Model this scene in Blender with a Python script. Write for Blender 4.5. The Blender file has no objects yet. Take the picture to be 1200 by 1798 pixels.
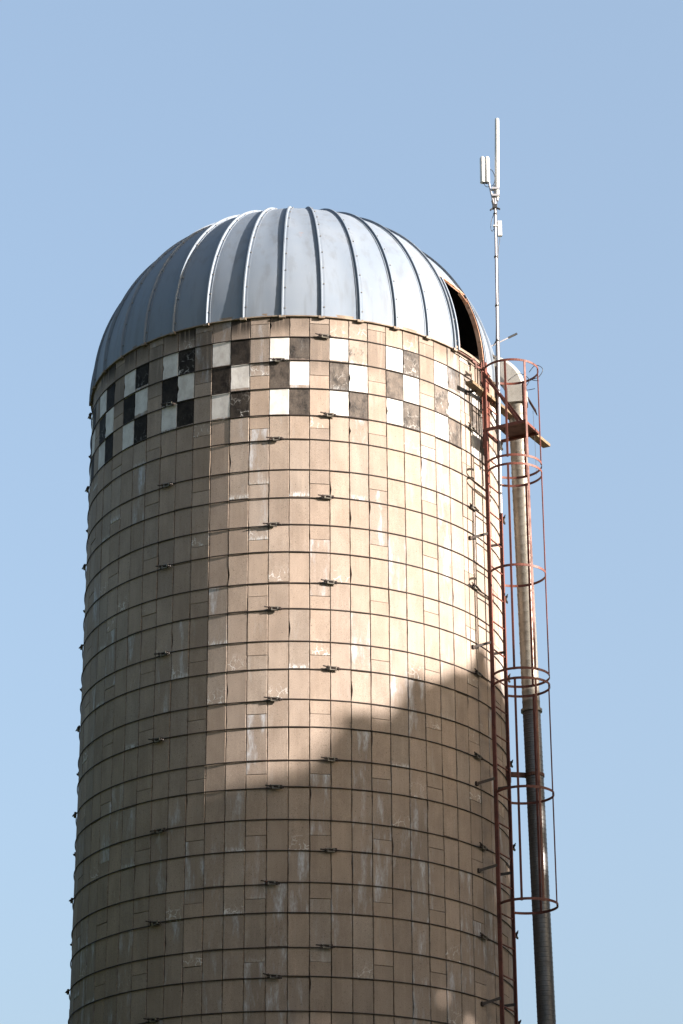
import bpy, math, random
import numpy as np
from mathutils import Vector, Matrix, Euler

random.seed(7)
rng = np.random.default_rng(11)
scene = bpy.context.scene
COL = scene.collection
PI = math.pi
sin, cos, tan, rad = math.sin, math.cos, math.tan, math.radians

# ------------------------------------------------------------------ camera
R = 2.79                       # silo radius, metres
CAM_Z = 1.6
CAM_D = 11.45692 * R
cam_data = bpy.data.cameras.new("camera")
cam = bpy.data.objects.new("camera", cam_data)
COL.objects.link(cam)
cam_data.sensor_fit = 'HORIZONTAL'
cam_data.sensor_width = 36.0
cam_data.lens = 4497.3 / 1200.0 * 36.0
cam_data.clip_start = 0.5
cam_data.clip_end = 20000.0
cam.matrix_world = (Matrix.Translation((0.0, -CAM_D, CAM_Z))
                    @ Euler((PI / 2 + 0.40383, 0.0, -0.01968)).to_matrix().to_4x4()
                    @ Matrix.Rotation(-0.00377, 4, 'Z'))
scene.camera = cam

# ------------------------------------------------------------------ light
SUN_AZ = rad(66.0)             # from "towards the camera", turning right
SUN_EL = rad(14.5)
SUN = Vector((sin(SUN_AZ) * cos(SUN_EL), -cos(SUN_AZ) * cos(SUN_EL), sin(SUN_EL)))
world = bpy.data.worlds.new("World")
scene.world = world
world.use_nodes = True
wn, wl = world.node_tree.nodes, world.node_tree.links
bg = wn["Background"]
sky = wn.new("ShaderNodeTexSky")
sky.sky_type = 'NISHITA'
sky.sun_disc = False
sky.sun_elevation = SUN_EL
sky.sun_rotation = math.atan2(SUN.x, SUN.y)
sky.altitude = 0.0
sky.air_density = 1.0
sky.dust_density = 6.5
sky.ozone_density = 1.0
veil = wn.new("ShaderNodeMix")                # thin even high haze over the whole sky
veil.data_type = 'RGBA'
veil.inputs[0].default_value = 0.43
veil.inputs[7].default_value = (1.15, 1.60, 2.20, 1.0)
wl.new(sky.outputs[0], veil.inputs[6])
wl.new(veil.outputs[2], bg.inputs[0])
bg.inputs[1].default_value = 0.064
sl = bpy.data.lights.new("sun", 'SUN')
sl.energy = 3.9
sl.angle = rad(0.55)
sl.color = (1.0, 0.91, 0.82)
sun = bpy.data.objects.new("sun", sl)
COL.objects.link(sun)
sun.rotation_euler = SUN.to_track_quat('Z', 'Y').to_euler()
sun.location = SUN * 60

scene.view_settings.view_transform = 'Standard'
scene.view_settings.look = 'None'
scene.view_settings.exposure = 2.6
scene.view_settings.gamma = 1.0
scene.view_settings.use_curve_mapping = False
scene.render.engine = 'CYCLES'
scene.cycles.use_denoising = True
scene.cycles.max_bounces = 6
scene.render.film_transparent = False


# ------------------------------------------------------------------ node helpers
class NT:
    def __init__(s, name):
        s.m = bpy.data.materials.new(name)
        s.m.use_nodes = True
        s.n, s.l = s.m.node_tree.nodes, s.m.node_tree.links
        s.b = s.n["Principled BSDF"]

    def sock(s, v, inp):
        if isinstance(v, bpy.types.NodeSocket):
            s.l.new(v, inp)
        else:
            inp.default_value = v

    def new(s, t, **kw):
        n = s.n.new(t)
        for k, v in kw.items():
            setattr(n, k, v)
        return n

    def math(s, op, a, b=0.0, c=None, clamp=False):
        n = s.new("ShaderNodeMath", operation=op, use_clamp=clamp)
        s.sock(a, n.inputs[0]); s.sock(b, n.inputs[1])
        if c is not None:
            s.sock(c, n.inputs[2])
        return n.outputs[0]

    def vmath(s, op, a, b):
        n = s.new("ShaderNodeVectorMath", operation=op)
        s.sock(a, n.inputs[0]); s.sock(b, n.inputs[1])
        return n.outputs[0]

    def mix(s, f, a, b, mode='MIX'):
        n = s.new("ShaderNodeMix", data_type='RGBA', blend_type=mode)
        s.sock(f, n.inputs[0]); s.sock(a, n.inputs[6]); s.sock(b, n.inputs[7])
        return n.outputs[2]

    def step(s, v, lo, hi, a=0.0, b=1.0):
        n = s.new("ShaderNodeMapRange", interpolation_type='SMOOTHSTEP')
        s.sock(v, n.inputs[0])
        n.inputs[1].default_value, n.inputs[2].default_value = lo, hi
        n.inputs[3].default_value, n.inputs[4].default_value = a, b
        return n.outputs[0]

    def noise(s, vec, scale, detail=3.0, rough=0.55, dist=0.0):
        n = s.new("ShaderNodeTexNoise")
        s.l.new(vec, n.inputs["Vector"])
        n.inputs["Scale"].default_value = scale
        n.inputs["Detail"].default_value = detail
        n.inputs["Roughness"].default_value = rough
        n.inputs["Distortion"].default_value = dist
        return n.outputs[0]

    def combine(s, x, y, z):
        n = s.new("ShaderNodeCombineXYZ")
        s.sock(x, n.inputs[0]); s.sock(y, n.inputs[1]); s.sock(z, n.inputs[2])
        return n.outputs[0]

    def sep(s, v):
        n = s.new("ShaderNodeSeparateXYZ")
        s.l.new(v, n.inputs[0])
        return n.outputs

    def bump(s, h, strength, dist):
        n = s.new("ShaderNodeBump")
        n.inputs["Strength"].default_value = strength
        n.inputs["Distance"].default_value = dist
        s.l.new(h, n.inputs["Height"])
        s.l.new(n.outputs[0], s.b.inputs["Normal"])

    def out(s, col, rough=0.8, metal=0.0, spec=0.5):
        s.sock(col, s.b.inputs["Base Color"])
        s.sock(rough, s.b.inputs["Roughness"])
        s.sock(metal, s.b.inputs["Metallic"])
        s.sock(spec, s.b.inputs["Specular IOR Level"])
        return s.m


def C(r, g, b):
    return (r, g, b, 1.0)


def stave_material(name, paint, per_mesh):
    """Weathered concrete stave; paint None / 'white' / 'black'. The stave's own
    seed, wear and grime come from the object colour or a mesh attribute."""
    t = NT(name)
    if per_mesh:
        a = t.new("ShaderNodeAttribute", attribute_name="stave_data")
        sv = t.sep(a.outputs["Color"])
    else:
        o = t.new("ShaderNodeObjectInfo")
        sv = t.sep(o.outputs["Color"])
    seed, wear, grime = sv[0], sv[1], sv[2]
    uvn = t.new("ShaderNodeUVMap", uv_map="face_metres")
    uv = t.sep(uvn.outputs[0])
    u, v = uv[0], uv[1]
    off = t.math('MULTIPLY', seed, 61.7)
    p = t.combine(u, v, off)
    pos = t.new("ShaderNodeNewGeometry").outputs["Position"]
    s2 = t.math('FRACT', t.math('MULTIPLY', seed, 17.31))
    s3 = t.math('FRACT', t.math('MULTIPLY', seed, 43.77))
    s4 = t.math('FRACT', t.math('MULTIPLY', seed, 91.13))
    # base tone of this casting
    base = t.mix(s2, C(.238, .188, .153), C(.208, .168, .142))
    base = t.mix(t.step(s3, .62, .95, 0, .6), base, C(.226, .190, .164))
    val = t.math('ADD', t.math('MULTIPLY', s4, .20), .89)
    base = t.mix(1.0, base, t.combine(val, val, val), 'MULTIPLY')
    # soft blotches and vertical runs
    n1 = t.noise(t.vmath('MULTIPLY', p, (5.0, 2.2, 1.0)), 1.0, 3)
    base = t.mix(t.step(n1, .30, .70, 0, .55), base, t.mix(1.0, base, C(.70, .68, .66), 'MULTIPLY'))
    n2 = t.noise(t.vmath('MULTIPLY', p, (26.0, 1.3, 1.0)), 1.0, 2)
    base = t.mix(t.step(n2, .46, .80, 0, .34), base, t.mix(1.0, base, C(1.32, 1.30, 1.28), 'MULTIPLY'))
    base = t.mix(t.step(n2, .42, .20, 0, .34), base, t.mix(1.0, base, C(.66, .62, .58), 'MULTIPLY'))
    # large weather zones over the whole wall
    n5 = t.noise(pos, .55, 3)
    base = t.mix(t.step(n5, .35, .70, 0, .5), base, t.mix(1.0, base, C(.82, .84, .87), 'MULTIPLY'))
    # sand grain and pits
    n3 = t.noise(p, 150.0, 2, .7)
    g = t.step(n3, .28, .74, .78, 1.20)
    base = t.mix(1.0, base, t.combine(g, g, g), 'MULTIPLY')
    n3b = t.noise(p, 60.0, 1, .5)
    base = t.mix(t.step(n3b, .66, .74, 0, .55), base, C(.05, .042, .035))
    # grime lines close to the joints
    e1 = t.math('MINIMUM', u, t.math('SUBTRACT', .246, u))
    edge = t.step(e1, .0, .022, 1.0, 0.0)
    ne = t.noise(p, 22.0, 3)
    base = t.mix(t.math('MULTIPLY', edge, t.step(ne, .42, .72, 0, .5)), base, C(.09, .063, .046))
    # lime bloom: vertical bluish-white runs, only on some staves
    zz = t.sep(pos)[2]
    low = t.step(zz, 12.5, 9.0, 0.0, .30)
    pick = t.step(t.math('ADD', s2, low), .80, .88)
    nb = t.noise(t.vmath('MULTIPLY', p, (9.0, 1.7, 1.0)), 1.0, 4, .62)
    nbf = t.noise(t.vmath('MULTIPLY', p, (55.0, 16.0, 1.0)), 1.0, 3, .7)
    bl = t.math('MULTIPLY', t.step(nb, .47, .72), t.step(nbf, .30, .66, .25, 1.0))
    bl = t.math('MULTIPLY', t.math('MULTIPLY', bl, pick), .75)
    base = t.mix(bl, base, C(.37, .40, .45))
    # fine faint haze of lime on everything
    base = t.mix(t.math('MULTIPLY', t.step(nb, .56, .80), t.math('MULTIPLY', s3, .30)), base, C(.34, .34, .34))
    # crusted white crack veins near the foot of some staves
    pd = t.vmath('ADD', p, t.vmath('MULTIPLY', t.combine(t.noise(p, 26.0, 3), t.noise(p, 21.0, 3), 0.0), (.07, .07, 0)))
    vo = t.new("ShaderNodeTexVoronoi", feature='DISTANCE_TO_EDGE')
    t.l.new(t.vmath('MULTIPLY', pd, (13.0, 9.0, 1.0)), vo.inputs["Vector"])
    vo.inputs["Scale"].default_value = 1.0
    vein = t.step(vo.outputs["Distance"], .012, .055, 1.0, 0.0)
    foot = t.step(v, .03, .26, 1.0, 0.0)
    nv = t.noise(p, 9.0, 2)
    pick2 = t.step(s4, .80, .86)
    crust = t.math('MULTIPLY', t.math('MULTIPLY', vein, foot), t.math('MULTIPLY', pick2, t.step(nv, .40, .58)))
    base = t.mix(t.math('MULTIPLY', crust, .8), base, C(.46, .46, .46))
    sill = t.math('MULTIPLY', t.step(t.math('ADD', v, t.math('MULTIPLY', nbf, -.10)), -.055, .03, 1.0, 0.0), t.step(s3, .90, .94))
    sill = t.math('MULTIPLY', sill, t.step(nbf, .40, .60))
    base = t.mix(t.math('MULTIPLY', sill, .7), base, C(.44, .46, .48))
    # black rain stain running down from the roof edge
    gs = t.noise(t.vmath('MULTIPLY', p, (13.0, .8, 1.0)), 1.0, 3)
    gm = t.math('MULTIPLY', t.math('MULTIPLY', t.step(gs, .30, .48), t.step(v, -.04, .24)), grime)
    base = t.mix(t.math('MULTIPLY', gm, .95), base, C(.012, .009, .007))
    hgt = t.math('ADD', t.math('MULTIPLY', n3, .5), t.math('MULTIPLY', n1, .5))
    rough = .9
    if paint:
        pw = t.noise(t.vmath('MULTIPLY', p, (8.0, 5.0, 1.0)), 1.0, 5, .66)
        pf = t.noise(t.vmath('MULTIPLY', p, (70.0, 30.0, 1.0)), 1.0, 3, .7)
        if paint == 'white':
            pc = t.mix(t.step(pw, .40, .66, 0, .55), C(.44, .43, .42), C(.31, .30, .29))
            pc = t.mix(t.step(pf, .60, .76, 0, .6), pc, C(.24, .225, .21))
        else:
            pc = t.mix(t.step(pw, .38, .70, 0, .8), C(.0035, .003, .003), C(.012, .0105, .009))
            pc = t.mix(t.step(wear, .10, .55, 0, .9), pc, t.mix(t.step(pw, .30, .70), C(.030, .029, .029), C(.058, .056, .055)))
        bare = t.math('ADD', t.math('MULTIPLY', t.step(pw, .30, .62), .75), t.math('MULTIPLY', t.step(pf, .35, .68), .45))
        fade = t.math('MULTIPLY', bare, t.math('MULTIPLY', wear, 1.0), clamp=True)
        # brushed lower edge that stops short of the hoop on some blocks
        ln = t.noise(t.vmath('MULTIPLY', p, (16.0, 0.0, 1.0)), 1.0, 3)
        lim = t.math('ADD', t.math('MULTIPLY', t.step(s2, .45, 1.0), .045), t.math('MULTIPLY', t.math('SUBTRACT', ln, .5), .03))
        cut = t.step(t.math('SUBTRACT', v, lim), .0, .006)
        cover = t.math('MULTIPLY', t.math('SUBTRACT', 1.0, fade, clamp=True), cut)
        crack = t.math('MULTIPLY', t.step(vo.outputs["Distance"], .01, .05, 1.0, 0.0),
                       t.math('MULTIPLY', t.step(v, .05, .36, 1.0, .12), t.step(nv, .42, .60)))
        if paint == 'black':
            pc = t.mix(t.math('MULTIPLY', crack, t.step(s3, .60, .90, .05, .55)), pc, C(.50, .49, .48))
        base = t.mix(cover, base, pc)
        rough = .8
    t.bump(hgt, .35, .004)
    return t.out(base, rough, 0.0, .12 if paint == 'black' else .25)


def metal_material(name, c1, c2, scale=6.0, rough=.5, metal=0.0, rust=None, rust_at=(.58, .70), streak=1.0, spec=.5, bump=.1):
    t = NT(name)
    tc = t.new("ShaderNodeNewGeometry").outputs["Position"]
    p = t.vmath('MULTIPLY', tc, (1.0, 1.0, streak))
    n = t.noise(p, scale, 4, .6)
    col = t.mix(t.step(n, .32, .68), c1, c2)
    nf = t.noise(tc, scale * 14, 2, .6)
    gg = t.step(nf, .3, .7, .88, 1.1)
    col = t.mix(1.0, col, t.combine(gg, gg, gg), 'MULTIPLY')
    rgh = t.step(n, .3, .7, rough - .08, rough + .08)
    met = metal
    if rust:
        n2 = t.noise(tc, scale * 1.7, 5, .68)
        f = t.step(n2, rust_at[0], rust_at[1])
        col = t.mix(f, col, rust)
        rgh = t.mix(f, rgh, C(.85, .85, .85))
        met = t.math('MULTIPLY', t.math('SUBTRACT', 1.0, f), metal)
    t.bump(nf, bump, .002)
    return t.out(col, rgh, met, spec)


M = {}
for pn in (None, 'white', 'black'):
    for pm in (False, True):
        M[(pn, pm)] = stave_material("stave_%s_%s" % (pn or 'bare', 'mass' if pm else 'single'), pn, pm)
M['mortar'] = metal_material("mortar_core", C(.055, .032, .023), C(.080, .044, .030), 3.0, .9)
M['rod'] = metal_material("hoop_rod_steel", C(.012, .009, .008), C(.028, .017, .013), 5.0, .7, .2, C(.09, .03, .018), (.60, .76))
M['lug'] = metal_material("turnbuckle_cast_iron", C(.15, .14, .118), C(.09, .08, .066), 30.0, .6, .35, C(.12, .06, .035), (.60, .75))
M['oxide'] = metal_material("red_oxide_steel", C(.110, .030, .018), C(.066, .020, .014), 7.0, .6, 0.0, C(.045, .016, .012), (.55, .72), spec=.3)
M['rust_dark'] = metal_material("dark_rust_plate", C(.075, .026, .016), C(.045, .018, .012), 9.0, .8)
M['pipe'] = metal_material("galvanised_pipe", C(.185, .17, .145), C(.125, .113, .096), 4.0, .45, .45, C(.20, .15, .10), (.62, .80), .35)
M['pipe_low'] = metal_material("shaded_pipe", C(.095, .093, .095), C(.062, .060, .060), 4.0, .42, .35, C(.05, .033, .025), (.58, .78), .35)  # darker pipe steel: shade on the lower pipe put into its colour
M['pipe_seam'] = metal_material("pipe_seam_steel", C(.15, .14, .125), C(.10, .09, .08), 8.0, .5, .4)
M['elbow'] = metal_material("elbow_sheet_steel", C(.34, .325, .295), C(.26, .245, .22), 5.0, .5, .25, C(.26, .20, .14), (.66, .80))
M['white'] = metal_material("antenna_white_plastic", C(.46, .45, .435), C(.38, .37, .355), 9.0, .4)
M['alu'] = metal_material("mast_aluminium", C(.34, .33, .345), C(.26, .25, .265), 6.0, .4, .35)
M['black'] = metal_material("black_rubber", C(.005, .005, .006), C(.009, .009, .010), 20.0, .6)
M['wood'] = metal_material("weathered_timber", C(.125, .082, .042), C(.075, .050, .027), 8.0, .85, 0.0, C(.11, .075, .04), (.55, .75), .3)
M['rust'] = metal_material("rusted_hatch_steel", C(.36, .17, .10), C(.52, .34, .24), 8.0, .75, 0.0, C(.22, .085, .04), (.50, .66))
M['rim'] = metal_material("roof_rim_steel", C(.17, .135, .10), C(.11, .08, .06), 6.0, .75, .2, C(.24, .12, .07), (.60, .75))
M['bark'] = metal_material("tree_bark", C(.09, .065, .045), C(.05, .038, .028), 9.0, .95, 0.0, None, (.5, .6), .25)


def roof_material(name, k, rusty=False):
    t = NT(name)
    pos = t.new("ShaderNodeNewGeometry").outputs["Position"]
    oi = t.new("ShaderNodeObjectInfo").outputs["Random"]
    n = t.noise(pos, 1.6, 4, .6)
    col = t.mix(t.step(n, .3, .7), C(.116 * k, .142 * k, .180 * k), C(.130 * k, .153 * k, .187 * k))
    nv = t.noise(t.vmath('MULTIPLY', pos, (9.0, 9.0, .8)), 1.0, 3, .6)
    col = t.mix(t.step(nv, .48, .72, 0, .45), col, C(.090 * k, .098 * k, .11 * k))
    r = t.math('ADD', t.math('MULTIPLY', oi, .12), .94)
    col = t.mix(1.0, col, t.combine(r, r, r), 'MULTIPLY')
    nf = t.noise(pos, 55.0, 2, .6)
    col = t.mix(t.step(nf, .70, .78, 0, .4), col, C(.30, .28, .26))
    if rusty:
        uvn = t.new("ShaderNodeUVMap", uv_map="face_metres")
        v = t.sep(uvn.outputs[0])[1]
        nr = t.noise(pos, 7.0, 4, .65)
        f = t.math('MULTIPLY', t.step(t.math('ADD', v, t.math('MULTIPLY', t.math('SUBTRACT', nr, .5), .5)), .02, .16, 1.0, 0.0), .75)
        col = t.mix(f, col, C(.50, .26, .15))
    nq = t.noise(pos, 3.1, 4, .7)
    col = t.mix(t.step(nq, .70, .78, 0, .55), col, C(.20, .095, .05))
    nl = t.noise(pos, 2.4, 2)
    t.bump(nl, .06, .02)
    return t.out(col, t.step(n, .3, .7, .62, .74), .10, .25)


M['roof'] = roof_material("roof_sheet_metal", 1.0)
M['roof_rusty'] = roof_material("roof_sheet_metal_rusty_edge", 1.0, True)
M['rib'] = roof_material("roof_rib_metal", .95)


# ------------------------------------------------------------------ mesh helpers
class MB:
    def __init__(s):
        s.v, s.f, s.uv = [], [], None

    def add(s, vs, fs):
        o = len(s.v)
        s.v += [tuple(p) for p in vs]
        s.f += [tuple(i + o for i in f) for f in fs]
        return s

    def box(s, c, ax, ay, az, hx, hy, hz):
        """box centred at c with half sizes along three unit axes"""
        c, ax, ay, az = Vector(c), Vector(ax) * hx, Vector(ay) * hy, Vector(az) * hz
        vs = [c + i * ax + j * ay + k * az for k in (-1, 1) for j in (-1, 1) for i in (-1, 1)]
        return s.add(vs, [(0, 2, 3, 1), (4, 5, 7, 6), (0, 1, 5, 4), (2, 6, 7, 3), (0, 4, 6, 2), (1, 3, 7, 5)])

    def bar(s, a, b, up, hw, hh):
        """rectangular bar from a to b; hh along up, hw across"""
        a, b = Vector(a), Vector(b)
        d = (b - a); L = d.length; d.normalize()
        side = d.cross(Vector(up)).normalized()
        upv = side.cross(d).normalized()
        return s.box((a + b) / 2, d, side, upv, L / 2, hw, hh)

    def tube(s, pts, r, n=8, closed=False, caps=True):
        pts = [Vector(p) for p in pts]
        rs = r if isinstance(r, (list, tuple)) else [r] * len(pts)
        k = len(pts)
        ref = None
        base = len(s.v)
        for i, p in enumerate(pts):
            if closed:
                d = pts[(i + 1) % k] - pts[i - 1]
            else:
                d = pts[min(i + 1, k - 1)] - pts[max(i - 1, 0)]
            d.normalize()
            if ref is None:
                ref = Vector((0, 0, 1)) if abs(d.z) < .9 else Vector((1, 0, 0))
            x = (ref - d * ref.dot(d)).normalized()
            ref = x
            y = d.cross(x)
            for j in range(n):
                a = 2 * PI * (j + .5) / n
                s.v.append(tuple(p + (x * cos(a) + y * sin(a)) * rs[i]))
        for i in range(k if closed else k - 1):
            i2 = (i + 1) % k
            for j in range(n):
                j2 = (j + 1) % n
                s.f.append((base + i * n + j, base + i * n + j2, base + i2 * n + j2, base + i2 * n + j))
        if caps and not closed:
            s.f.append(tuple(base + j for j in reversed(range(n))))
            s.f.append(tuple(base + (k - 1) * n + j for j in range(n)))
        return s

    def sweep(s, frames, prof, caps=True):
        """frames: list of (origin, x axis, y axis); prof: 2-D closed loop"""
        base, n = len(s.v), len(prof)
        for o, x, y in frames:
            for a, b in prof:
                s.v.append(tuple(Vector(o) + Vector(x) * a + Vector(y) * b))
        for i in range(len(frames) - 1):
            for j in range(n):
                j2 = (j + 1) % n
                s.f.append((base + i * n + j, base + i * n + j2, base + (i + 1) * n + j2, base + (i + 1) * n + j))
        if caps:
            s.f.append(tuple(base + j for j in reversed(range(n))))
            s.f.append(tuple(base + (len(frames) - 1) * n + j for j in range(n)))
        return s

    def mesh(s, name, mat=None, smooth=False):
        me = bpy.data.meshes.new(name)
        me.from_pydata(s.v, [], s.f)
        if s.uv is not None:
            l = me.uv_layers.new(name="face_metres")
            l.data.foreach_set("uv", [c for f in s.f for i in f for c in s.uv[i]])
        if smooth:
            me.polygons.foreach_set("use_smooth", [True] * len(me.polygons))
        if mat:
            me.materials.append(mat)
        me.update()
        return me

    def obj(s, name, mat, parent=None, smooth=False):
        return link(name, s.mesh(name, mat, smooth), parent)


def link(name, data, parent=None):
    o = bpy.data.objects.new(name, data)
    COL.objects.link(o)
    if parent:
        o.parent = parent
    return o


def thing(name, label, cat, loc=(0, 0, 0), group=None):
    o = link(name, None)
    o.location = loc
    o.empty_display_size = .2
    o["label"], o["category"] = label, cat
    if group:
        o["group"] = group
    return o


def polar(a, r, z):
    return Vector((r * sin(a), -r * cos(a), z))


def smoothed(me, angle=35):
    me.polygons.foreach_set("use_smooth", [True] * len(me.polygons))
    try:
        me.set_sharp_from_angle(angle=rad(angle))
    except Exception:
        pass


# ------------------------------------------------------------------ ground
def build_ground():
    t = NT("pasture_grass")
    pos = t.new("ShaderNodeNewGeometry").outputs["Position"]
    c = t.mix(t.step(t.noise(pos, .08, 4), .35, .65), C(.045, .07, .022), C(.085, .085, .035))
    c = t.mix(t.step(t.noise(pos, 3.0, 4), .35, .7, 0, .6), c, C(.03, .045, .016))
    t.out(c, .95)
    m = MB()
    n, prev = 48, None
    m.v.append((0, 0, 0))
    for ring, r in enumerate((20, 80, 400, 2000, 9000)):
        for i in range(n):
            a = 2 * PI * i / n
            m.v.append((r * cos(a), r * sin(a), 0))
        for i in range(n):
            b = 1 + ring * n
            i2 = (i + 1) % n
            if ring == 0:
                m.f.append((0, b + i, b + i2))
            else:
                m.f.append((b - n + i, b + i, b + i2, b - n + i2))
    o = m.obj("ground", t.m)
    o["kind"] = "structure"


build_ground()

# ------------------------------------------------------------------ silo
NCOL = 69
DA = 2 * PI / NCOL
A0 = -1.21282
HK = [None, 5.342, 5.2156, 5.0788, 4.9432, 4.8202, 4.6716, 4.5439, 4.405, 4.2734, 4.1357, 4.006, 3.8584, 3.7325,
      3.5888, 3.4653, 3.3197, 3.1955, 3.0552, 2.9215, 2.7804, 2.6508, 2.5123, 2.3839, 2.2409]
while HK[-1] * R + CAM_Z > .55:
    HK.append(HK[-2] - .27034)
HZ = [None] + [h * R + CAM_Z for h in HK[1:]]        # hoop heights
RIM_Z = 5.4577 * R + CAM_Z
NH = len(HZ) - 1

silo = thing("concrete_silo",
             "tall tan concrete stave silo with checkerboard band and ribbed metal dome", "silo")

# inner core (the mortar seen in the joints, and the dark inside)
m = MB()
core_n = 138
for r_, z_ in ((R - .036, 0), (R - .036, RIM_Z - .02), (R - .10, RIM_Z - .02), (R - .10, RIM_Z - 3.0)):
    for i in range(core_n):
        m.v.append(tuple(polar(2 * PI * i / core_n, r_, z_)))
for k in range(3):
    for i in range(core_n):
        i2 = (i + 1) % core_n
        m.f.append((k * core_n + i, k * core_n + i2, (k + 1) * core_n + i2, (k + 1) * core_n + i))
m.f.append(tuple(3 * core_n + i for i in range(core_n)))
m.obj("wall_core", M['mortar'], silo)

W_STAVE = 2 * R * sin(DA / 2)


def stave_mesh_data(seed, hgt):
    """front outline with slightly chipped long edges, chamfer, sides; local x across,
    -y outwards, z up from 0; returns verts, faces, uvs"""
    r = random.Random(seed)
    hw = W_STAVE / 2 - .0027
    n = 6
    zz = [hgt * i / n for i in range(n + 1)]
    z0, z1 = .002, hgt - .002

    def edge(side):
        out = []
        for i, z in enumerate(zz):
            k = r.random()
            chip = r.uniform(0, .0022) + (r.uniform(.002, .005) if k > .88 else 0) + (r.uniform(.008, .015) if k > .99 else 0)
            out.append((side * (hw - chip), min(max(z, z0), z1)))
        return out
    loop = edge(1) + list(reversed(edge(-1)))           # up the right side, down the left
    N = len(loop)
    c = .0035
    cx, cz = 0, hgt / 2
    front, mid, back = [], [], []
    for x, z in loop:
        fx = x - math.copysign(c, x)
        fz = min(max(z, z0 + c), z1 - c)
        front.append((fx, 0.0, fz)); mid.append((x, .004, z)); back.append((x, .034, z))
    vs = front + mid + back
    fs = [tuple(range(N))]
    for i in range(N):
        j = (i + 1) % N
        fs.append((i, N + i, N + j, j))
        fs.append((N + i, 2 * N + i, 2 * N + j, N + j))
    uv = [(p[0] + hw, p[2]) for p in vs]
    return vs, fs, uv


def make_stave_mesh(seed, hgt, mat):
    b = MB()
    vs, fs, b.uv = stave_mesh_data(seed, hgt)
    b.add(vs, fs)
    return b.mesh("stave", mat)


VARIANTS = 8
stave_full = {}
GAP = .13517 * R


def stave_mesh(kind, variant, paint):
    """kind 'full' (two hoop gaps) or 'half' (one)"""
    key = (kind, variant, paint)
    if key not in stave_full:
        stave_full[key] = make_stave_mesh(hash((kind == 'full', variant)) & 0xffff, 2 * GAP if kind == 'full' else GAP, M[(paint, False)])
    return stave_full[key]


# list every stave: (column, z0, z1, paint, wear, grime)
BLACK_WEAR = {-2: .05, -1: .03, 0: .03, 1: .03, 2: .06, 3: .10, 4: .26, 5: .36, 6: .38, 7: .42, 8: .45}
stave_list = []
for c in range(NCOL):
    kind3 = c % 3
    cc = c if c < 46 else c - NCOL
    trip = cc // 3
    if kind3 == 2:
        cuts = [RIM_Z, HZ[1] + GAP * .5]
        k = 2
        while k + 1 <= NH:
            cuts.append((HZ[k] + HZ[k + 1]) / 2)
            k += 2
    else:
        cuts = [RIM_Z, HZ[1], HZ[2], HZ[3], HZ[4]]
        k = 6 if kind3 == 0 else 5
        while k <= NH:
            cuts.append(HZ[k])
            k += 2
    if cuts[-1] > .2:
        cuts.append(0.0)
    for i in range(len(cuts) - 1):
        paint, wear, grime = None, 0.0, 0.0
        if kind3 != 2 and i in (1, 2, 3):
            white = (kind3 == 0) == (i != 2)
            paint = 'white' if white else 'black'
            w = BLACK_WEAR.get(trip, .8)
            wear = (.22 if trip < 4 else .18) if white else w * random.uniform(.85, 1.15)
            if trip == 5 and i == 1 and not white:
                wear = 1.6
        if i == 0:
            lit = cc > 14
            grime = random.choice((.3, .55, .8, 1.0)) * (.5 if lit else 1.0)
        elif i == 1 and kind3 == 2:
            grime = .35
        stave_list.append((c, cuts[i + 1], cuts[i], paint, wear, grime))


def stave_az(c, z):
    h = (z - CAM_Z) / R
    return A0 + DA * (c + .5) + .0026 * max(0.0, min(1.5, (4.947 - h) / 1.21))


def stave_weight(s):
    c, z0, z1 = s[:3]
    a = (stave_az(c, z0) + PI) % (2 * PI) - PI
    lo = 2.19 * R + CAM_Z
    vis = max(0.0, min(z1, 30) - max(z0, lo))
    f = max(0.0, cos(a) - .088)
    return vis * f * (1.35 if s[3] else 1.0)


order = sorted(range(len(stave_list)), key=lambda i: -stave_weight(stave_list[i]))
single = set(order[:300])
RF = R * cos(DA / 2)
mass = MB()
mass.uv = []
mass_col, mass_mat = [], []
for i, (c, z0, z1, paint, wear, grime) in enumerate(stave_list):
    r_ = random.Random(1000 + i)
    a = stave_az(c, z0)
    hgt = z1 - z0
    seed = r_.random()
    out = r_.gauss(0, .0016)
    yaw = r_.gauss(0, rad(.28))
    pitch = r_.gauss(0, rad(.10))
    loc = polar(a, RF + out, z0)
    kind = 'full' if hgt > 1.4 * GAP else 'half'
    nominal = 2 * GAP if kind == 'full' else GAP
    if i in single:
        o = link("stave", stave_mesh(kind, r_.randrange(VARIANTS), paint), silo)
        o.location = loc
        o.rotation_euler = (pitch, 0, a + yaw)
        o.scale = (1, 1, hgt / nominal)
        o.color = (seed, wear, grime, 1.0)
    else:
        vs, fs, uv = stave_mesh_data(i, hgt)
        mat = Matrix.Translation(loc) @ Euler((pitch, 0, a + yaw)).to_matrix().to_4x4()
        mass.add([mat @ Vector(p) for p in vs], fs)
        mass.uv += uv
        mass_col += [(seed, wear, grime, 1.0)] * len(vs)
        mass_mat += [{None: 0, 'white': 1, 'black': 2}[paint]] * len(fs)
me = mass.mesh("stave_field")
for pn in (None, 'white', 'black'):
    me.materials.append(M[(pn, True)])
me.polygons.foreach_set("material_index", mass_mat)
at = me.attributes.new("stave_data", 'FLOAT_COLOR', 'POINT')
at.data.foreach_set("color", [x for q in mass_col for x in q])
o = link("stave_field", me, silo)
o["kind"] = "stuff"

# hoops: four rods each, joined by cast turnbuckles
ROD = .0068


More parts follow.
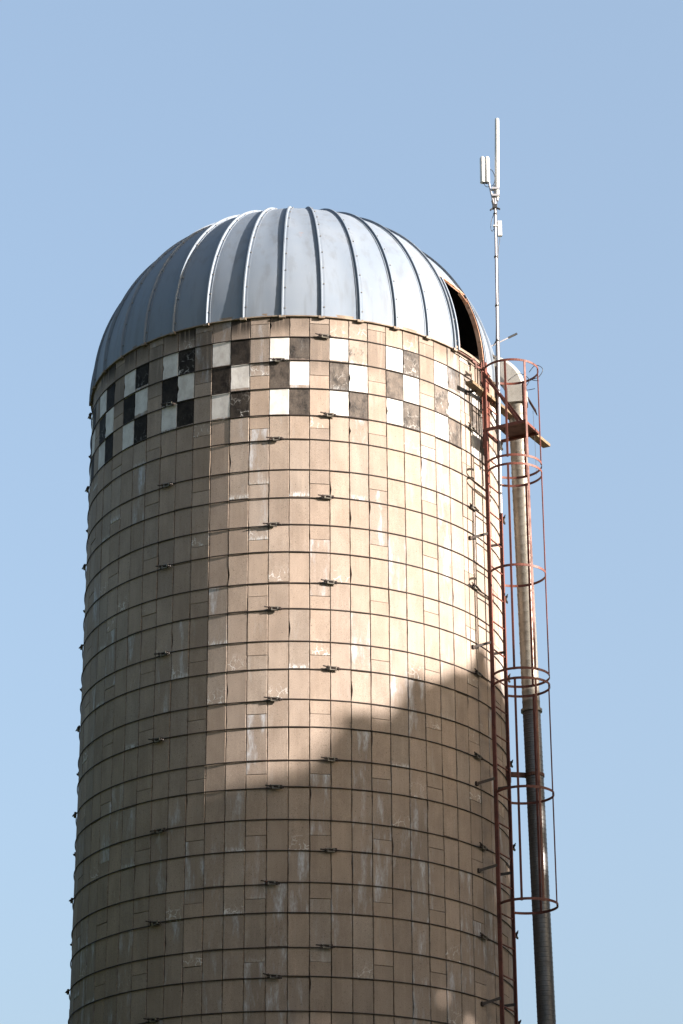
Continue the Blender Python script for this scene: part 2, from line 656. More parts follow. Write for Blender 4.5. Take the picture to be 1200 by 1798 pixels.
def hoop_mesh(variant):
    r = random.Random(50 + variant)
    b = MB()
    for q in range(4):
        a0, a1 = q * PI / 2 - .030, (q + 1) * PI / 2 + .022
        n = 46
        pts = []
        w1, w2 = r.uniform(-.010, .008), r.uniform(-.006, .006)
        for i in range(n + 1):
            f = i / n
            a = a0 + (a1 - a0) * f
            d0, d1 = (a - a0) * R, (a1 - a) * R
            lift = .020 * max(0, 1 - d0 / .16) + .020 * max(0, 1 - d1 / .16)
            z = .012 * (1 - 2 * f) + w1 * sin(PI * f) + w2 * sin(2 * PI * f)
            pts.append(polar(a, R + ROD + .001 + lift, z))
        b.tube(pts, ROD, 6)
    me = b.mesh("hoop", M['rod'])
    smoothed(me, 50)
    return me


HOOPS = [hoop_mesh(i) for i in range(5)]


def turnbuckle_mesh():
    """open cast frame with two threaded rod ends and nuts; local x along the rod, -y outwards"""
    b = MB()
    X, Y, Z = (1, 0, 0), (0, 1, 0), (0, 0, 1)
    yc = -.036
    b.box((0, yc, .027), X, Y, Z, .046, .017, .006)
    b.box((0, yc, -.027), X, Y, Z, .046, .017, .006)
    b.box((-.046, yc, 0), X, Y, Z, .009, .019, .0335)
    b.box((.046, yc, 0), X, Y, Z, .009, .019, .0335)
    return b.mesh("turnbuckle", M['lug'])


def rod_end_mesh():
    b = MB()
    yc = -.036
    b.tube([(.075, yc + .008, .012), (0, yc - .001, .012), (-.070, yc - .004, .014), (-.128, yc - .016, .021)], .0085, 6)
    b.tube([(-.075, yc + .008, -.013), (0, yc, -.012), (.060, yc - .004, -.013), (.098, yc - .010, -.017)], .0085, 6)
    b.tube([(-.056, yc - .003, .013), (-.074, yc - .005, .014)], .016, 6)
    b.tube([(.056, yc - .003, -.013), (.072, yc - .005, -.014)], .016, 6)
    return b.mesh("rod_end", M['rod'])


TB, RE = turnbuckle_mesh(), rod_end_mesh()
LUG_AZ = {1: rad(9.0), 2: rad(-5.0), 0: rad(-35.2)}
for k in range(1, NH + 1):
    az = LUG_AZ[k % 3] + random.gauss(0, rad(.45))
    if k == 1:
        az = rad(7.6)
    h = link("hoop", HOOPS[random.randrange(5)], silo)
    h.location = (0, 0, HZ[k])
    # a tiny tilt so that no two hoops run quite alike
    h.rotation_euler = (random.gauss(0, .0012), random.gauss(0, .0012), az)
    if k > 25:
        continue
    for q in range(-1, 2):
        la = az + q * PI / 2
        if abs(la) > rad(100):
            continue
        t_ = link("turnbuckle", TB, h)
        tl = q * PI / 2
        t_.location = polar(tl, R, .002)
        t_.rotation_euler = (0, random.gauss(0, .06), tl)
        t_.scale = (.80, .80, .74)
        e_ = link("rod_end", RE, h)
        e_.location = polar(tl, R, .002)
        e_.rotation_euler = (0, random.gauss(0, .05), tl)

# dome roof -----------------------------------------------------------
NRIB = 35
RIB0 = rad(6.7)
RIBA = 2 * PI / NRIB
RD, HD = R + .022, R * .985
TMAX = rad(86.5)
HATCH = 4                                             # gore index that is the open hatch


def rib_az(g):
    return {5: rad(64.3), 6: rad(71.8)}.get(g, RIB0 + g * RIBA)


def dome_pt(a, t, off=0.0):
    n = Vector((sin(a) * cos(t), -cos(a) * cos(t), sin(t)))
    return Vector((RD * sin(a) * cos(t), -RD * cos(a) * cos(t), RIM_Z - .03 + HD * sin(t) * 1.0)) + n * off


def gore(g, t0, t1, name, mat, parent, nt=26, na=8):
    r = random.Random(300 + g)
    b = MB()
    b.uv = []
    a0 = rib_az(g)
    wa = (rib_az(g + 1) - a0)
    ph = [r.uniform(0, 6.28) for _ in range(6)]
    amp = r.uniform(.6, 1.4)
    for i in range(nt + 1):
        t = t0 + (t1 - t0) * i / nt
        for j in range(na + 1):
            f = j / na
            a = a0 + wa * f
            flat = -RD * cos(t) * (1 - cos(wa / 2)) * (1 - (2 * f - 1) ** 2) * .8
            und = amp * sin(PI * f) * cos(t) * (.0055 * sin(t * 5.0 + ph[0]) + .004 * sin(t * 9.0 + ph[1] + f * 2.0) + .003 * sin(f * 6 + ph[2] + t * 2))
            p = dome_pt(a, t, flat + und)
            b.v.append(tuple(p))
            b.uv.append(((f - .5) * wa * RD * cos(t), (t - t0) * RD))
    n = na + 1
    for i in range(nt):
        for j in range(na):
            b.f.append((i * n + j, i * n + j + 1, (i + 1) * n + j + 1, (i + 1) * n + j))
    # inner skin and rims give the sheet its thickness
    k = len(b.v)
    for p, u in zip(list(b.v), list(b.uv)):
        q = Vector(p); c = Vector((0, 0, RIM_Z))
        b.v.append(tuple(q - (q - c).normalized() * .005)); b.uv.append(u)
    b.f += [tuple(reversed([x + k for x in f])) for f in list(b.f)]
    ring = [j for j in range(n)] + [i * n + na for i in range(1, nt + 1)] + [nt * n + j for j in range(na - 1, -1, -1)] + [i * n for i in range(nt - 1, 0, -1)]
    for i in range(len(ring)):
        x, y = ring[i], ring[(i + 1) % len(ring)]
        b.f.append((x, x + k, y + k, y))
    me = b.mesh(name, mat)
    smoothed(me, 30)
    return link(name, me, parent)


# roof rim band carries the dome parts
b = MB()
prof = [(-.05, -.045), (.030, -.045), (.030, -.030), (.012, -.028), (.012, .010), (-.05, .010)]
fr = []
for i in range(141):
    a = 2 * PI * i / 140
    fr.append((polar(a, R, RIM_Z), polar(a, 1, 0), Vector((0, 0, 1))))
b.sweep(fr, prof, caps=False)
dome = b.obj("dome_roof", M['rim'], silo)
dome["label"] = "galvanised ribbed dome roof on the silo"

HT_TOP = rad(25.0)
for g in range(NRIB):
    gi = g if g < 18 else g - NRIB
    if gi == HATCH:
        gore(gi, HT_TOP + .02, TMAX, "roof_panel", M['roof_rusty'], dome)
    else:
        gore(gi, 0.0, TMAX, "roof_panel", M['roof'], dome)

b = MB()
cap_fr = []
for i in range(7):
    t = rad(84.5) + (PI / 2 - rad(84.5)) * i / 6
    cap_fr.append(t)
for t in cap_fr:
    for j in range(35):
        b.v.append(tuple(dome_pt(2 * PI * j / 35, min(t, rad(89.8)), .02)))
for i in range(6):
    for j in range(35):
        j2 = (j + 1) % 35
        b.f.append((i * 35 + j, i * 35 + j2, (i + 1) * 35 + j2, (i + 1) * 35 + j))
b.f.append(tuple(6 * 35 + j for j in range(35)))
b.obj("roof_cap", M['roof'], dome, True)


def rib(g, name="rib", off=0.0, w=.017, hh=.029, mat=None, parent=None, t0=-.008, t1=TMAX):
    a = rib_az(g) + off
    r = random.Random(900 + g)
    b = MB()
    tang = Vector((cos(a), sin(a), 0))
    nt = 40
    fr = []
    for i in range(nt + 1):
        t = t0 + (t1 - t0) * i / nt
        n = Vector((sin(a) * cos(t), -cos(a) * cos(t), sin(t)))
        taper = 1.0 if t < 1.0 else 1.0 - .45 * (t - 1.0) / .5
        wob = .0025 * sin(t * 7 + g) * cos(t)
        fr.append((dome_pt(a, t) + tang * wob, tang * taper, n))
    prof = [(-w - .022, -.004), (-w - .022, .003), (-w, .003), (-w * .85, hh * .75), (-w * .45, hh), (w * .45, hh), (w * .85, hh * .75), (w, .003), (w + .030, .003), (w + .030, -.004)]
    b.sweep(fr, prof)
    me = b.mesh(name, mat or M['rib'])
    smoothed(me, 40)
    o = link(name, me, parent or dome)
    return o


BOLTS = MB()


def rib_bolts(g):
    a = rib_az(g)
    b = MB()
    tang = Vector((cos(a), sin(a), 0))
    r = random.Random(40 + g)
    t = r.uniform(.03, .07)
    while t < 1.2:
        n = Vector((sin(a) * cos(t), -cos(a) * cos(t), sin(t)))
        p = dome_pt(a, t, .008) + tang * .037
        BOLTS.tube([p - n * .006, p + n * .007], .009, 6)
        t += r.uniform(.10, .135)
    # clip at the foot of the rib
    p = dome_pt(a, -.004, .006) + Vector((0, 0, -.012))
    b.box(p, tang, polar(a, 1, 0), (0, 0, 1), .040, .022, .016)
    return b.obj("rib_clip", M['rim'], dome)


for g in range(NRIB):
    rib(g if g < 18 else g - NRIB)
    rib_bolts(g if g < 18 else g - NRIB)

o = BOLTS.obj("bolts", M['pipe_seam'], dome)
o["kind"] = "stuff"

# hatch: frame around the missing panel
aL, aR = rib_az(HATCH), rib_az(HATCH + 1)
HA = aR - aL


def hatch_bar(pts, w, h, mat, name):
    b = MB()
    for p, q in zip(pts[:-1], pts[1:]):
        b.bar(p, q, ((Vector(p) + Vector(q)) / 2 - Vector((0, 0, RIM_Z))).normalized(), w, h)
    return b.obj(name, mat, dome)


ts = [i / 12 * HT_TOP for i in range(13)]
hatch_bar([dome_pt(aL + .024, t, .012) for t in ts], .012, .022, M['rib'], "hatch_jamb")
hatch_bar([dome_pt(aL + .031, t, .002) for t in ts], .005, .024, M['rust'], "hatch_jamb")
hatch_bar([dome_pt(aR - .024, t, .012) for t in ts], .015, .028, M['rib'], "hatch_jamb")
hatch_bar([dome_pt(aR - .039, t * .93, .000) for t in ts], .006, .030, M['rust'], "hatch_jamb")
hatch_bar([dome_pt(aL + .02 + (HA - .04) * i / 4, HT_TOP + .006, .014) for i in range(5)], .013, .012, M['rust'], "hatch_head")
hatch_bar([dome_pt(aR - .045, HT_TOP - .055, .002), dome_pt(aR - .085, HT_TOP - .010, .002)], .010, .02, M['rust'], "hatch_brace")
hatch_bar([dome_pt(aL + HA * i / 5, .012, .006) for i in range(6)], .018, .014, M['rim'], "hatch_sill")
hatch_bar([dome_pt(aL + .01 + (HA + .03) * i / 6, -.012, .034) for i in range(7)], .007, .007, M['rust_dark'], "hatch_rail")
b = MB()
p = dome_pt(aL + HA * .48, -.020, .045)
b.box(p, (cos(.9), sin(.9), 0), (0, 0, 1), (sin(.9), -cos(.9), 0), .045, .018, .012)
b.box(p + Vector((.02, .02, -.045)), (cos(.9), sin(.9), 0), (0, 0, 1), (sin(.9), -cos(.9), 0), .012, .040, .010)
b.box(p + Vector((-.03, -.03, .03)), (cos(.5), sin(.5), .3), (-.3, 0, 1), (sin(.9), -cos(.9), 0), .035, .010, .010)
b.obj("hatch_latch", M['rust_dark'], dome)

# ------------------------------------------------------------------ caged ladder
PH = rad(61.0)
LN = Vector((sin(PH), -cos(PH), 0))
LT = Vector((cos(PH), sin(PH), 0))
UP = Vector((0, 0, 1))
LD, LW = .165, .42
railL = LN * (R + LD) - LT * LW / 2
railR = LN * (R + LD) + LT * LW / 2
TOPZ = 16.66
lad = thing("caged_ladder", "red oxide steel ladder with round safety cage on the sunny side of the silo", "ladder",
            (LN.x * (R + LD), LN.y * (R + LD), 0))
LO = -lad.location


def lobj(b, name, mat=None):
    o = b.obj(name, mat or M['oxide'], lad)
    o.location = LO
    return o


for r0, hz in ((railL, TOPZ), (railR, 16.86)):
    b = MB()
    b.box(r0 + UP * (hz + .3) / 2, LN, LT, UP, .021, .006, (hz - .3) / 2)
    b.box(r0 + UP * (hz + .3) / 2 + LN * .022 - LT * .010 * (1 if r0 is railR else -1), LN, LT, UP, .004, .013, (hz - .3) / 2)
    lobj(b, "rail")
z = .62
while z < 16.5:
    b = MB()
    b.tube([railL + UP * z, railR + UP * (z + random.gauss(0, .004))], .0105, 8)
    lobj(b, "rung")
    z += .378

RC = .365
ring_c = LN * (R + LD + math.sqrt(RC * RC - (LW / 2) ** 2))
angL = math.atan2((railL - ring_c).dot(LT), (railL - ring_c).dot(LN))
angR = math.atan2((railR - ring_c).dot(LT), (railR - ring_c).dot(LN))


def ring_pt(g, r=RC):
    return ring_c + LN * (r * cos(g)) + LT * (r * sin(g))


RING_Z = [16.617, 15.245, 15.125, 13.717, 12.335, 12.205, 10.80, 9.40]
for z in RING_Z:
    b = MB()
    n = 44
    tilt = random.gauss(0, .008)
    fr = []
    for i in range(n + 1):
        g = angL + (angR - angL) * i / n
        d = LN * cos(g) + LT * sin(g)
        fr.append((ring_pt(g) + UP * (z + tilt * (i / n - .5)), d, UP))
    b.sweep(fr, [(-.003, -.016), (.003, -.016), (.003, .016), (-.003, .016)])
    lobj(b, "cage_hoop")
# upright bars: angles in the ring measured from outward normal; negative = towards the camera
cam_dir = math.atan2(Vector((0, -1, 0)).dot(LT), Vector((0, -1, 0)).dot(LN))


def bar_ang(beta_deg):
    """beta: from the camera-facing side of the ring, turning right"""
    return cam_dir + rad(beta_deg)


for beta in (-17, 25, 75, 149):
    g = bar_ang(beta)
    d = LN * cos(g) + LT * sin(g)
    tg = -LN * sin(g) + LT * cos(g)
    for (zt, zb) in ((16.63, 15.23), (15.14, 12.32), (12.22, 9.38)):
        b = MB()
        wob = random.gauss(0, .006)
        p0 = ring_pt(g, RC - .007) + UP * zt
        p1 = ring_pt(g, RC - .007) + UP * zb + tg * wob
        pm = (p0 + p1) / 2 + d * random.gauss(.004, .006)
        for x, y in ((p0, pm), (pm, p1)):
            dd = (y - x).normalized()
            b.box((x + y) / 2, tg, d, UP, .014, .0065, (x - y).length / 2 + .001)
        lobj(b, "cage_bar")

# rest platform inside the cage with its two stays
PZ = 15.745
out = .57
b = MB()
for r0 in (railL, railR):
    b.bar(r0 + UP * PZ, r0 + LN * out + UP * PZ, UP, .016, .018)
b.bar(railL + UP * PZ - LN * .02, railR + UP * PZ - LN * .02, UP, .016, .018)
b.bar(railL + LN * out + UP * PZ, railR + LN * out + UP * PZ, UP, .014, .018)
lobj(b, "platform_frame")
b = MB()
b.box(railL * .5 + railR * .5 + LN * (out * .64) + UP * (PZ + .022), LN, LT, UP, out * .37, LW / 2 + .01, .003)
lobj(b, "platform_plate", M['rust_dark'])
for r0, zt in ((railL, 16.58), (railR, 16.50)):
    b = MB()
    b.bar(r0 + UP * zt, r0 + LN * .47 + UP * (PZ + .03), UP, .005, .018)
    lobj(b, "platform_stay")
# stand-off brackets that hook over the hoops
for z in (16.35, 14.28, 12.79, 11.0, 9.9, 8.27):
    for r0, dz in ((railL, -.085), (railR, -.02)):
        b = MB()
        a = math.atan2(r0.x, -r0.y)
        foot = polar(a - (.060 if dz < -.05 else .02), R + .012, z + dz)
        b.bar(r0 + UP * z, foot, UP, .005, .017)
        b.box(foot, (cos(a), sin(a), 0), polar(a, 1, 0), UP, .022, .012, .024)
        lobj(b, "bracket", M['rod'])
# chute guide bars behind the top of the ladder
for s_, z0, z1, w in ((-.10, 15.55, 16.80, .014), (-.03, 15.30, 16.86, .018), (.05, 15.10, 16.86, .022), (.11, 15.9, 16.7, .012)):
    b = MB()
    p = LN * (R + .085) + LT * s_
    b.box(p + UP * (z0 + z1) / 2, LT, LN, UP, w, .006, (z1 - z0) / 2)
    lobj(b, "guide_bar", M['oxide'])
b = MB()
b.bar(railL + UP * 16.45 - LN * .04, railR + UP * 16.30 - LN * .05, UP, .006, .02)
b.bar(railL + UP * 16.62 - LN * .03 - LT * .14, railL + UP * 16.60, UP, .006, .016)
lobj(b, "top_crosspiece")

# ------------------------------------------------------------------ blower pipe
PA = rad(78.0)
pb = polar(PA, R * 1.14, 0)
PR = .114


def pipe_c(z):
    return Vector((pb.x - .0135 * (z - 8.17), pb.y, z))


pipe = thing("blower_pipe", "grey galvanised blower pipe with curved top elbow rising behind the ladder cage", "pipe", (pipe_c(0).x, pb.y, 0))
PO = -pipe.location


def pobj(b, name, mat, smooth=None):
    me = b.mesh(name, mat)
    if smooth:
        smoothed(me, smooth)
    o = link(name, me, pipe)
    o.location = PO
    return o


ELB_Z = 16.66
JOINT_Z = 12.20
for z0, z1 in ((.02, 6.2), (6.2, JOINT_Z), (JOINT_Z, ELB_Z)):
    b = MB()
    pts, rs = [], []
    z = z0
    step = .0605 if z0 < 12 else .135
    while z < z1 - .5 * step:
        for dz, dr in ((0, 0), (step * .80, 0), (step * .86, .0032), (step * .94, .0032)):
            pts.append(pipe_c(min(z + dz, z1))); rs.append(PR + dr)
        z += step
    pts.append(pipe_c(z1)); rs.append(PR)
    b.tube(pts, rs, 28)
    pobj(b, "pipe_section", M['pipe'] if z0 >= JOINT_Z else M['pipe_low'], 40)
for zf in (6.2, JOINT_Z):
    b = MB()
    b.tube([pipe_c(zf - .020), pipe_c(zf - .018), pipe_c(zf + .018), pipe_c(zf + .020)], [PR + .004, PR + .024, PR + .024, PR + .004], 28)
    pobj(b, "flange", M['pipe_seam'], 40)
# gooseneck: rounded box section bending in through the roof
b = MB()
top = pipe_c(ELB_Z)
inw = Vector((-sin(PA), cos(PA), 0))
side = UP.cross(inw)
BR = .46
fr = []
for i in range(19):
    g = rad(104) * i / 18
    o_ = top + inw * (BR - BR * cos(g)) + UP * (BR * sin(g) + .06)
    fr.append((o_, side, (-inw * cos(g) + UP * sin(g))))
fr = [(top - UP * .10, side, -inw), (top + UP * .02, side, -inw)] + fr
cc = .045
hw, hh = .140, .145
pr = [(-hw, -hh + cc), (-hw + cc, -hh), (hw - cc, -hh), (hw, -hh + cc), (hw, hh - cc), (hw - cc, hh), (-hw + cc, hh), (-hw, hh - cc)]
b.sweep(fr, pr)
pobj(b, "elbow", M['elbow'], 30)
b = MB()
q = top - inw * .16 - UP * .03
b.add([q + side * .10, q - side * .10, q - side * .10 - inw * .10 - UP * .20, q + side * .10 - inw * .10 - UP * .20,
       q + side * .10 - inw * .01, q - side * .10 - inw * .01, q - side * .10 - inw * .11 - UP * .20, q + side * .10 - inw * .11 - UP * .20],
      [(0, 1, 2, 3), (7, 6, 5, 4), (0, 4, 5, 1), (1, 5, 6, 2), (2, 6, 7, 3), (3, 7, 4, 0)])
pobj(b, "deflector_flap", M['rust_dark'])
b = MB()
zc = 11.33
pc = pipe_c(zc)
b.tube([pc - UP * .022, pc - UP * .02, pc + UP * .02, pc + UP * .022], [PR, PR + .012, PR + .012, PR], 24)
wallp = polar(PA - .03, R - .01, zc + .02)
b.bar(pc + (wallp - pc).normalized() * PR, wallp, UP, .022, .030)
b.box(wallp + (pc - wallp).normalized() * .03, (cos(PA), sin(PA), 0), polar(PA, 1, 0), UP, .07, .03, .09)
pobj(b, "wall_bracket", M['rust_dark'])

# ------------------------------------------------------------------ antenna mast
mb0 = railR + LN * .028 - LT * .03
ms = thing("antenna_mast", "slim white antenna mast clamped to the ladder, above the dome", "antenna", (mb0.x, mb0.y, 14.7))
MO = -ms.location


def mp(z, dx=0.0, dy=0.0):
    return Vector((mb0.x + .0105 * (z - 16.0) + dx, mb0.y + dy, z))


def mobj(b, name, mat, smooth=None):
    me = b.mesh(name, mat)
    if smooth:
        smoothed(me, smooth)
    o = link(name, me, ms)
    o.location = MO
    return o


b = MB()
b.tube([mp(14.7), mp(17.8)], .0205, 14)
b.tube([mp(17.8), mp(19.62)], .0175, 14)
mobj(b, "pole", M['alu'], 40)
b = MB()
b.tube([mp(19.42, .030), mp(19.44, .030), mp(20.66, .050), mp(20.69, .050), mp(20.70, .050)], [.024, .033, .030, .028, .012], 16)
mobj(b, "omni_antenna", M['white'], 40)
b = MB()
for z in (19.45, 19.56):
    b.box(mp(z, .012, -.01), (1, 0, 0), (0, 1, 0), UP, .052, .034, .014)
b.tube([mp(19.38, .030), mp(19.43, .030)], .020, 10)
mobj(b, "antenna_clamp", M['alu'])
# twin-lobed panel antenna on its own short arm
b = MB()
for dx in (-.164, -.100):
    pts = []
    n = 10
    prof = [(.036 * cos(2 * PI * i / n), .040 * sin(2 * PI * i / n)) for i in range(n)]
    b.sweep([(mp(19.665, dx), Vector((1, 0, 0)), Vector((0, 1, 0))), (mp(20.05, dx), Vector((1, 0, 0)), Vector((0, 1, 0))), (mp(20.075, dx), Vector((.6, 0, 0)), Vector((0, .6, 0)))], prof)
b.box(mp(19.85, -.132, .012), (1, 0, 0), (0, 1, 0), UP, .034, .020, .185)
mobj(b, "panel_antenna", M['white'], 40)
b = MB()
b.tube([mp(19.70, -.085), mp(19.30, -.012)], .015, 10)
mobj(b, "panel_arm", M['alu'], 40)
b = MB()
b.box(mp(19.285, -.004), (1, 0, 0), (0, 1, 0), UP, .030, .030, .030)
b.bar(mp(19.27, -.015), mp(19.22, -.068, -.02), (0, 1, 0), .008, .012)
b.bar(mp(19.27, .015), mp(19.235, .066, -.02), (0, 1, 0), .008, .012)
b.bar(mp(19.29, -.02), mp(19.37, -.040, -.02), (0, 1, 0), .010, .014)
mobj(b, "arm_clamp", M['black'])
b = MB()
b.box(mp(18.94, .060), (1, 0, 0), (0, 1, 0), UP, .028, .022, .115)
b.box(mp(18.98, .030), (1, 0, 0), (0, 1, 0), UP, .060, .026, .008)
mobj(b, "radio_box", M['white'])
b = MB()
for z in (19.17, 18.50, 17.75, 17.22):
    b.tube([mp(z - .012), mp(z + .012)], .0265, 10)
b.bar(mp(17.22, -.02), mp(17.15, -.055), (0, 1, 0), .006, .006)
mobj(b, "cable_tie", M['black'])
cab = MB()


def loop(pts, r=.0045):
    n = 8
    out_ = []
    P_ = [Vector(p) for p in pts]
    for i in range(len(P_) - 1):
        p0, p1, p2, p3 = P_[max(i - 1, 0)], P_[i], P_[i + 1], P_[min(i + 2, len(P_) - 1)]
        for k in range(n):
            t = k / n
            out_.append(.5 * ((2 * p1) + (p2 - p0) * t + (2 * p0 - 5 * p1 + 4 * p2 - p3) * t * t + (3 * p1 - p0 - 3 * p2 + p3) * t ** 3))
    out_.append(P_[-1])
    cab.tube(out_, r, 6)


loop([mp(19.66, -.15), mp(19.60, -.11), mp(19.63, -.02), mp(19.75, .005), mp(19.86, -.03), mp(19.87, -.07)])
loop([mp(19.40, .045), mp(19.32, .03), mp(19.2, .024), mp(18.6, .026), mp(17.4, .026), mp(16.6, .03)])
loop([mp(19.15, -.024), mp(19.05, -.055), mp(18.95, -.062), mp(18.90, -.045), mp(18.94, -.02)])
loop([mp(18.82, .062), mp(18.7, .05), mp(18.45, .026), mp(17.0, -.026), mp(15.0, -.026)])
c0 = railR + LN * .25
loop([c0 + UP * 16.50 - LT * .2, c0 + UP * 16.62 + LN * .12 - LT * .1, c0 + UP * 16.55 + LN * .22, c0 + UP * 16.42 + LN * .15, c0 + UP * 16.40 + LN * .30])
loop([c0 + UP * 16.66 + LN * .22, c0 + UP * 16.74 + LN * .32, c0 + UP * 16.66 + LN * .42, c0 + UP * 16.56 + LN * .36, c0 + UP * 16.54 + LN * .26, c0 + UP * 16.50 + LN * .36])
mobj(cab, "cable", M['black'], 60)

# ------------------------------------------------------------------ loose things at the ladder head
pd = (LT + UP * .04).normalized()
pw0 = LN * (R + .105)
plank = MB()
pl_a, pl_b = pw0 + LT * -.55, pw0 + LT * 1.98
zp = 16.36
pn = (LN + UP * .25).normalized()
plank.box((pl_a + pl_b) / 2 + UP * zp, pd, LN, UP, (pl_b - pl_a).length / 2, .055, .021)
po = plank.obj("timber_plank", M['wood'])
po["label"] = "weathered timber plank laid behind the ladder, jutting out past the pipe"
po["category"] = "plank"

ra = rad(72)
r0 = polar(ra, 2.725, 17.33)
r1 = r0 + Vector((.43, .05, .255))
arm = thing("winch_arm", "thin grey rod with black grip sticking out from the dome edge beside the mast", "rod", r0)
b = MB()
b.tube([Vector((0, 0, 0)), (r1 - r0) * .72], .010, 8)
b.obj("rod", M['alu'], arm)
b = MB()
b.tube([(r1 - r0) * .72, r1 - r0], .015, 8)
b.obj("grip", M['black'], arm)
b = MB()
b.tube([Vector((-.03, -.03, .045)), Vector((-.03, .01, .045))], .045, 12)
b.box((-.015, -.01, -.06), (1, 0, .4), (0, 1, 0), (-.4, 0, 1), .03, .02, .06)
b.box((.045, 0, -.10), (1, 0, -.5), (0, 1, 0), (.5, 0, 1), .075, .03, .012)
b.obj("pulley", M['pipe_seam'], arm)

wire = MB()
w0 = top - inw * .22 - UP * .20
wire.tube([w0, w0 + Vector((.012, .0, -.5)), w0 + Vector((.016, 0, -.95))], .0025, 5)
wo = wire.obj("hanging_wire", M['rod'])
wo["label"] = "thin wire hanging from the pipe elbow past the timber plank"
wo["category"] = "wire"


# ------------------------------------------------------------------ the tree whose shade falls on the lower wall
def leaf_material():
    t = NT("tree_leaf")
    pos = t.new("ShaderNodeNewGeometry").outputs["Position"]
    n = t.noise(pos, 1.3, 3)
    c = t.mix(t.step(n, .35, .65), C(.035, .065, .018), C(.075, .10, .03))
    return t.out(c, .75)


M['leaf'] = leaf_material()
SH = Vector((sin(SUN_AZ), -cos(SUN_AZ), 0))            # horizontal direction to the sun
ST = Vector((cos(SUN_AZ), sin(SUN_AZ), 0))             # across it
DIST = 26.0
# height of the crown's outline (at the crown's centre plane) across its width
PU = [-6.5, -5.5, -4.6, -3.8, -3.2, -2.78, -2.61, -2.49, -2.39, -2.29, -2.22, -2.07, -1.89, -1.80, -1.53, -1.11, -.37, .2, .6, 1.2, 2.5, 4.0, 5.5, 6.8, 7.8]
PV = [9.5, 13.0, 15.0, 16.4, 16.95, 17.10, 17.02, 17.04, 17.22, 17.40, 17.72, 17.74, 17.60, 17.68, 17.95, 18.22, 18.50, 18.35, 18.30, 18.6, 18.9, 18.3, 17.0, 14.5, 10.5]


def leaf_cloud(name, centres, normals_rng, size, mat, parent, base):
    n = len(centres)
    a = normals_rng.normal(size=(n, 3)); a /= np.linalg.norm(a, axis=1)[:, None]
    b_ = normals_rng.normal(size=(n, 3)); b_ -= a * (a * b_).sum(1)[:, None]; b_ /= np.linalg.norm(b_, axis=1)[:, None]
    s = size * normals_rng.uniform(.7, 1.3, (n, 1))
    L, Wd = a * s, b_ * s * .55
    c = centres - np.array(base)
    co = np.stack([c - L, c + Wd, c + L, c - Wd], 1).reshape(-1, 3)
    me = bpy.data.meshes.new(name)
    me.vertices.add(4 * n); me.loops.add(4 * n); me.polygons.add(n)
    me.vertices.foreach_set("co", co.ravel())
    me.loops.foreach_set("vertex_index", np.arange(4 * n))
    me.polygons.foreach_set("loop_start", np.arange(n) * 4)
    me.polygons.foreach_set("loop_total", np.full(n, 4))
    me.materials.append(mat)
    me.update(); me.validate()
    return link(name, me, parent)


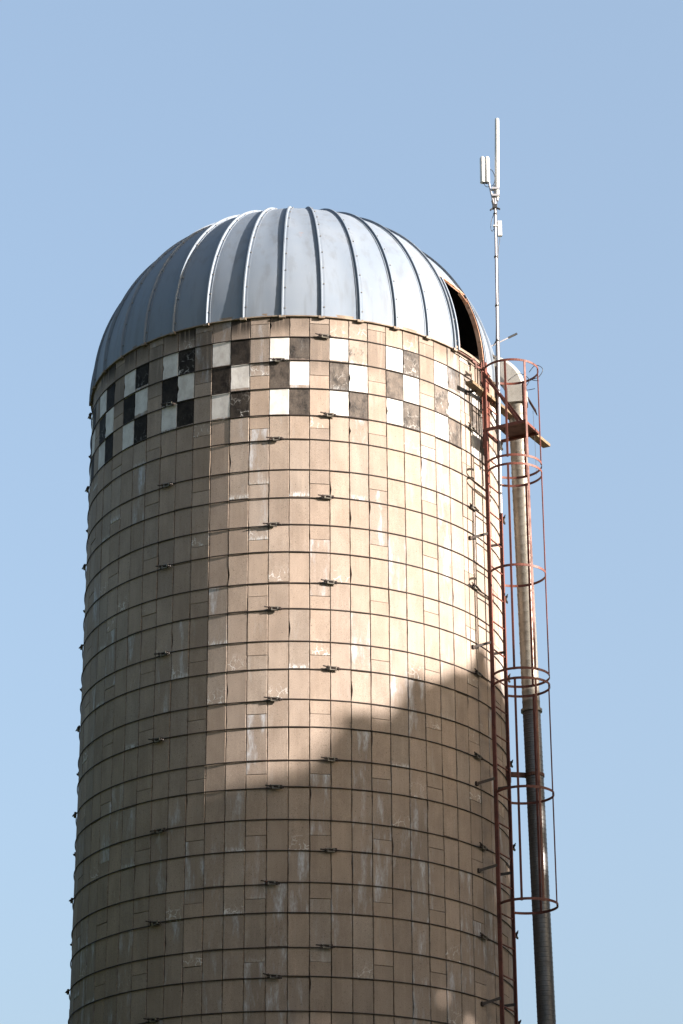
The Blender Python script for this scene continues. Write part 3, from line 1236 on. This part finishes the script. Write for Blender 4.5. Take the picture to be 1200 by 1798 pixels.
def shade_tree():
    u0 = 1.0
    base = SH * DIST + ST * u0
    tr = thing("shade_tree", "broad leafy tree that throws its shadow on the lower silo wall", "tree", base)
    b = MB()
    b.tube([(0, 0, 0), (.1, .05, 3.0), (.0, .15, 7.0), (.15, .1, 11.0), (.1, 0, 15.5)], [.42, .34, .27, .18, .06], 12)
    b.obj("trunk", M['bark'], tr, True)
    r = random.Random(3)
    for k in range(12):
        z0 = r.uniform(4.0, 9.0)
        a = k * 2.4
        L = r.uniform(2.2, 4.2)
        d = Vector((cos(a), sin(a), 0))
        b = MB()
        b.tube([Vector((.05, .1, z0)), Vector((.05, .1, z0)) + d * L * .5 + UP * L * .35, Vector((.05, .1, z0)) + d * L + UP * L * .8], [.13, .08, .02], 7)
        b.obj("limb", M['bark'], tr, True)
    g = np.random.default_rng(5)
    N = 130000
    te = tan(SUN_EL)
    u = g.uniform(-6.2, 7.6, N)
    dep = g.normal(0, 1.7, N).clip(-4, 4)
    vt = np.interp(u, PU, PV)
    # twig clusters make the outline uneven
    for _ in range(140):
        cu = g.uniform(-6, 7.5)
        vt = vt + np.where(u < -2.3, .10, 1.0) * g.uniform(-.10, .16) * np.exp(-((u - cu) / g.uniform(.05, .16)) ** 2)
    # solid crown: from the outline down to the lower skirt of the crown
    v = vt - g.uniform(0, 1, N) ** 1.15 * (vt - 5.2)
    # a few thin places low in the crown let flecks of sun through
    keep = np.ones(N, bool)
    for hu, hv, hr in ((-2.45, 14.10, .10), (-1.25, 14.25, .07), (-.85, 13.95, .08), (.62, 16.62, .11), (.58, 16.10, .12), (-.1, 15.6, .08)):
        keep &= (u - hu) ** 2 + (v - hv) ** 2 * .5 > hr ** 2
    u, v, dep = u[keep], v[keep], dep[keep]
    # top leaves thin out along the outline so that its edge is broken
    z = v + dep * te
    pts = np.array(SH)[None] * (DIST + dep)[:, None] + np.array(ST)[None] * u[:, None]
    pts[:, 2] = z
    leaf_cloud("crown", pts, g, .14, M['leaf'], tr, base)
    return tr


tree0 = shade_tree()


def copy_tree(az, dist, turn, scale, label):  # copies added out of view, only to dim the light on the lower wall
    c = tree0.copy()
    COL.objects.link(c)
    c.name = "blocker_tree"
    c.location = polar(rad(az), dist, 0)
    c.rotation_euler = (0, 0, turn)
    c.scale = (scale, scale, scale)
    c["label"], c["group"] = label, "added trees that dim the lower wall"
    for ch in list(tree0.children):
        d = ch.copy()
        COL.objects.link(d)
        d.parent = c


copy_tree(-18, 24.5, 1.1, .76, "added light-blocking tree nearest the viewer, across from the silo, out of view")
copy_tree(-43, 15.2, 2.9, .80, "added light-blocking tree between the nearest one and the silo, out of view")
copy_tree(-70, 11.8, 2.3, .78, "added light-blocking tree close to the shaded side of the silo, out of view")
copy_tree(-97, 12.5, 3.9, .80, "added light-blocking tree just behind the shaded side of the silo, out of view")
copy_tree(33, 18.5, 5.2, .62, "small added light-blocking tree facing the sunlit front of the silo, out of view")
copy_tree(-30, 15.0, .4, .64, "small added light-blocking tree facing the shaded front of the silo, out of view")
copy_tree(44, 19.5, 1.9, .66, "added light-blocking tree beside the one that shades the wall, nearer the viewer, out of view")
copy_tree(96, 17.0, 4.4, .84, "added light-blocking tree beyond the blower pipe side of the silo, out of view")
copy_tree(82, 20.0, .9, .86, "added light-blocking tree on the sunny side, beyond the one that shades the wall, out of view")
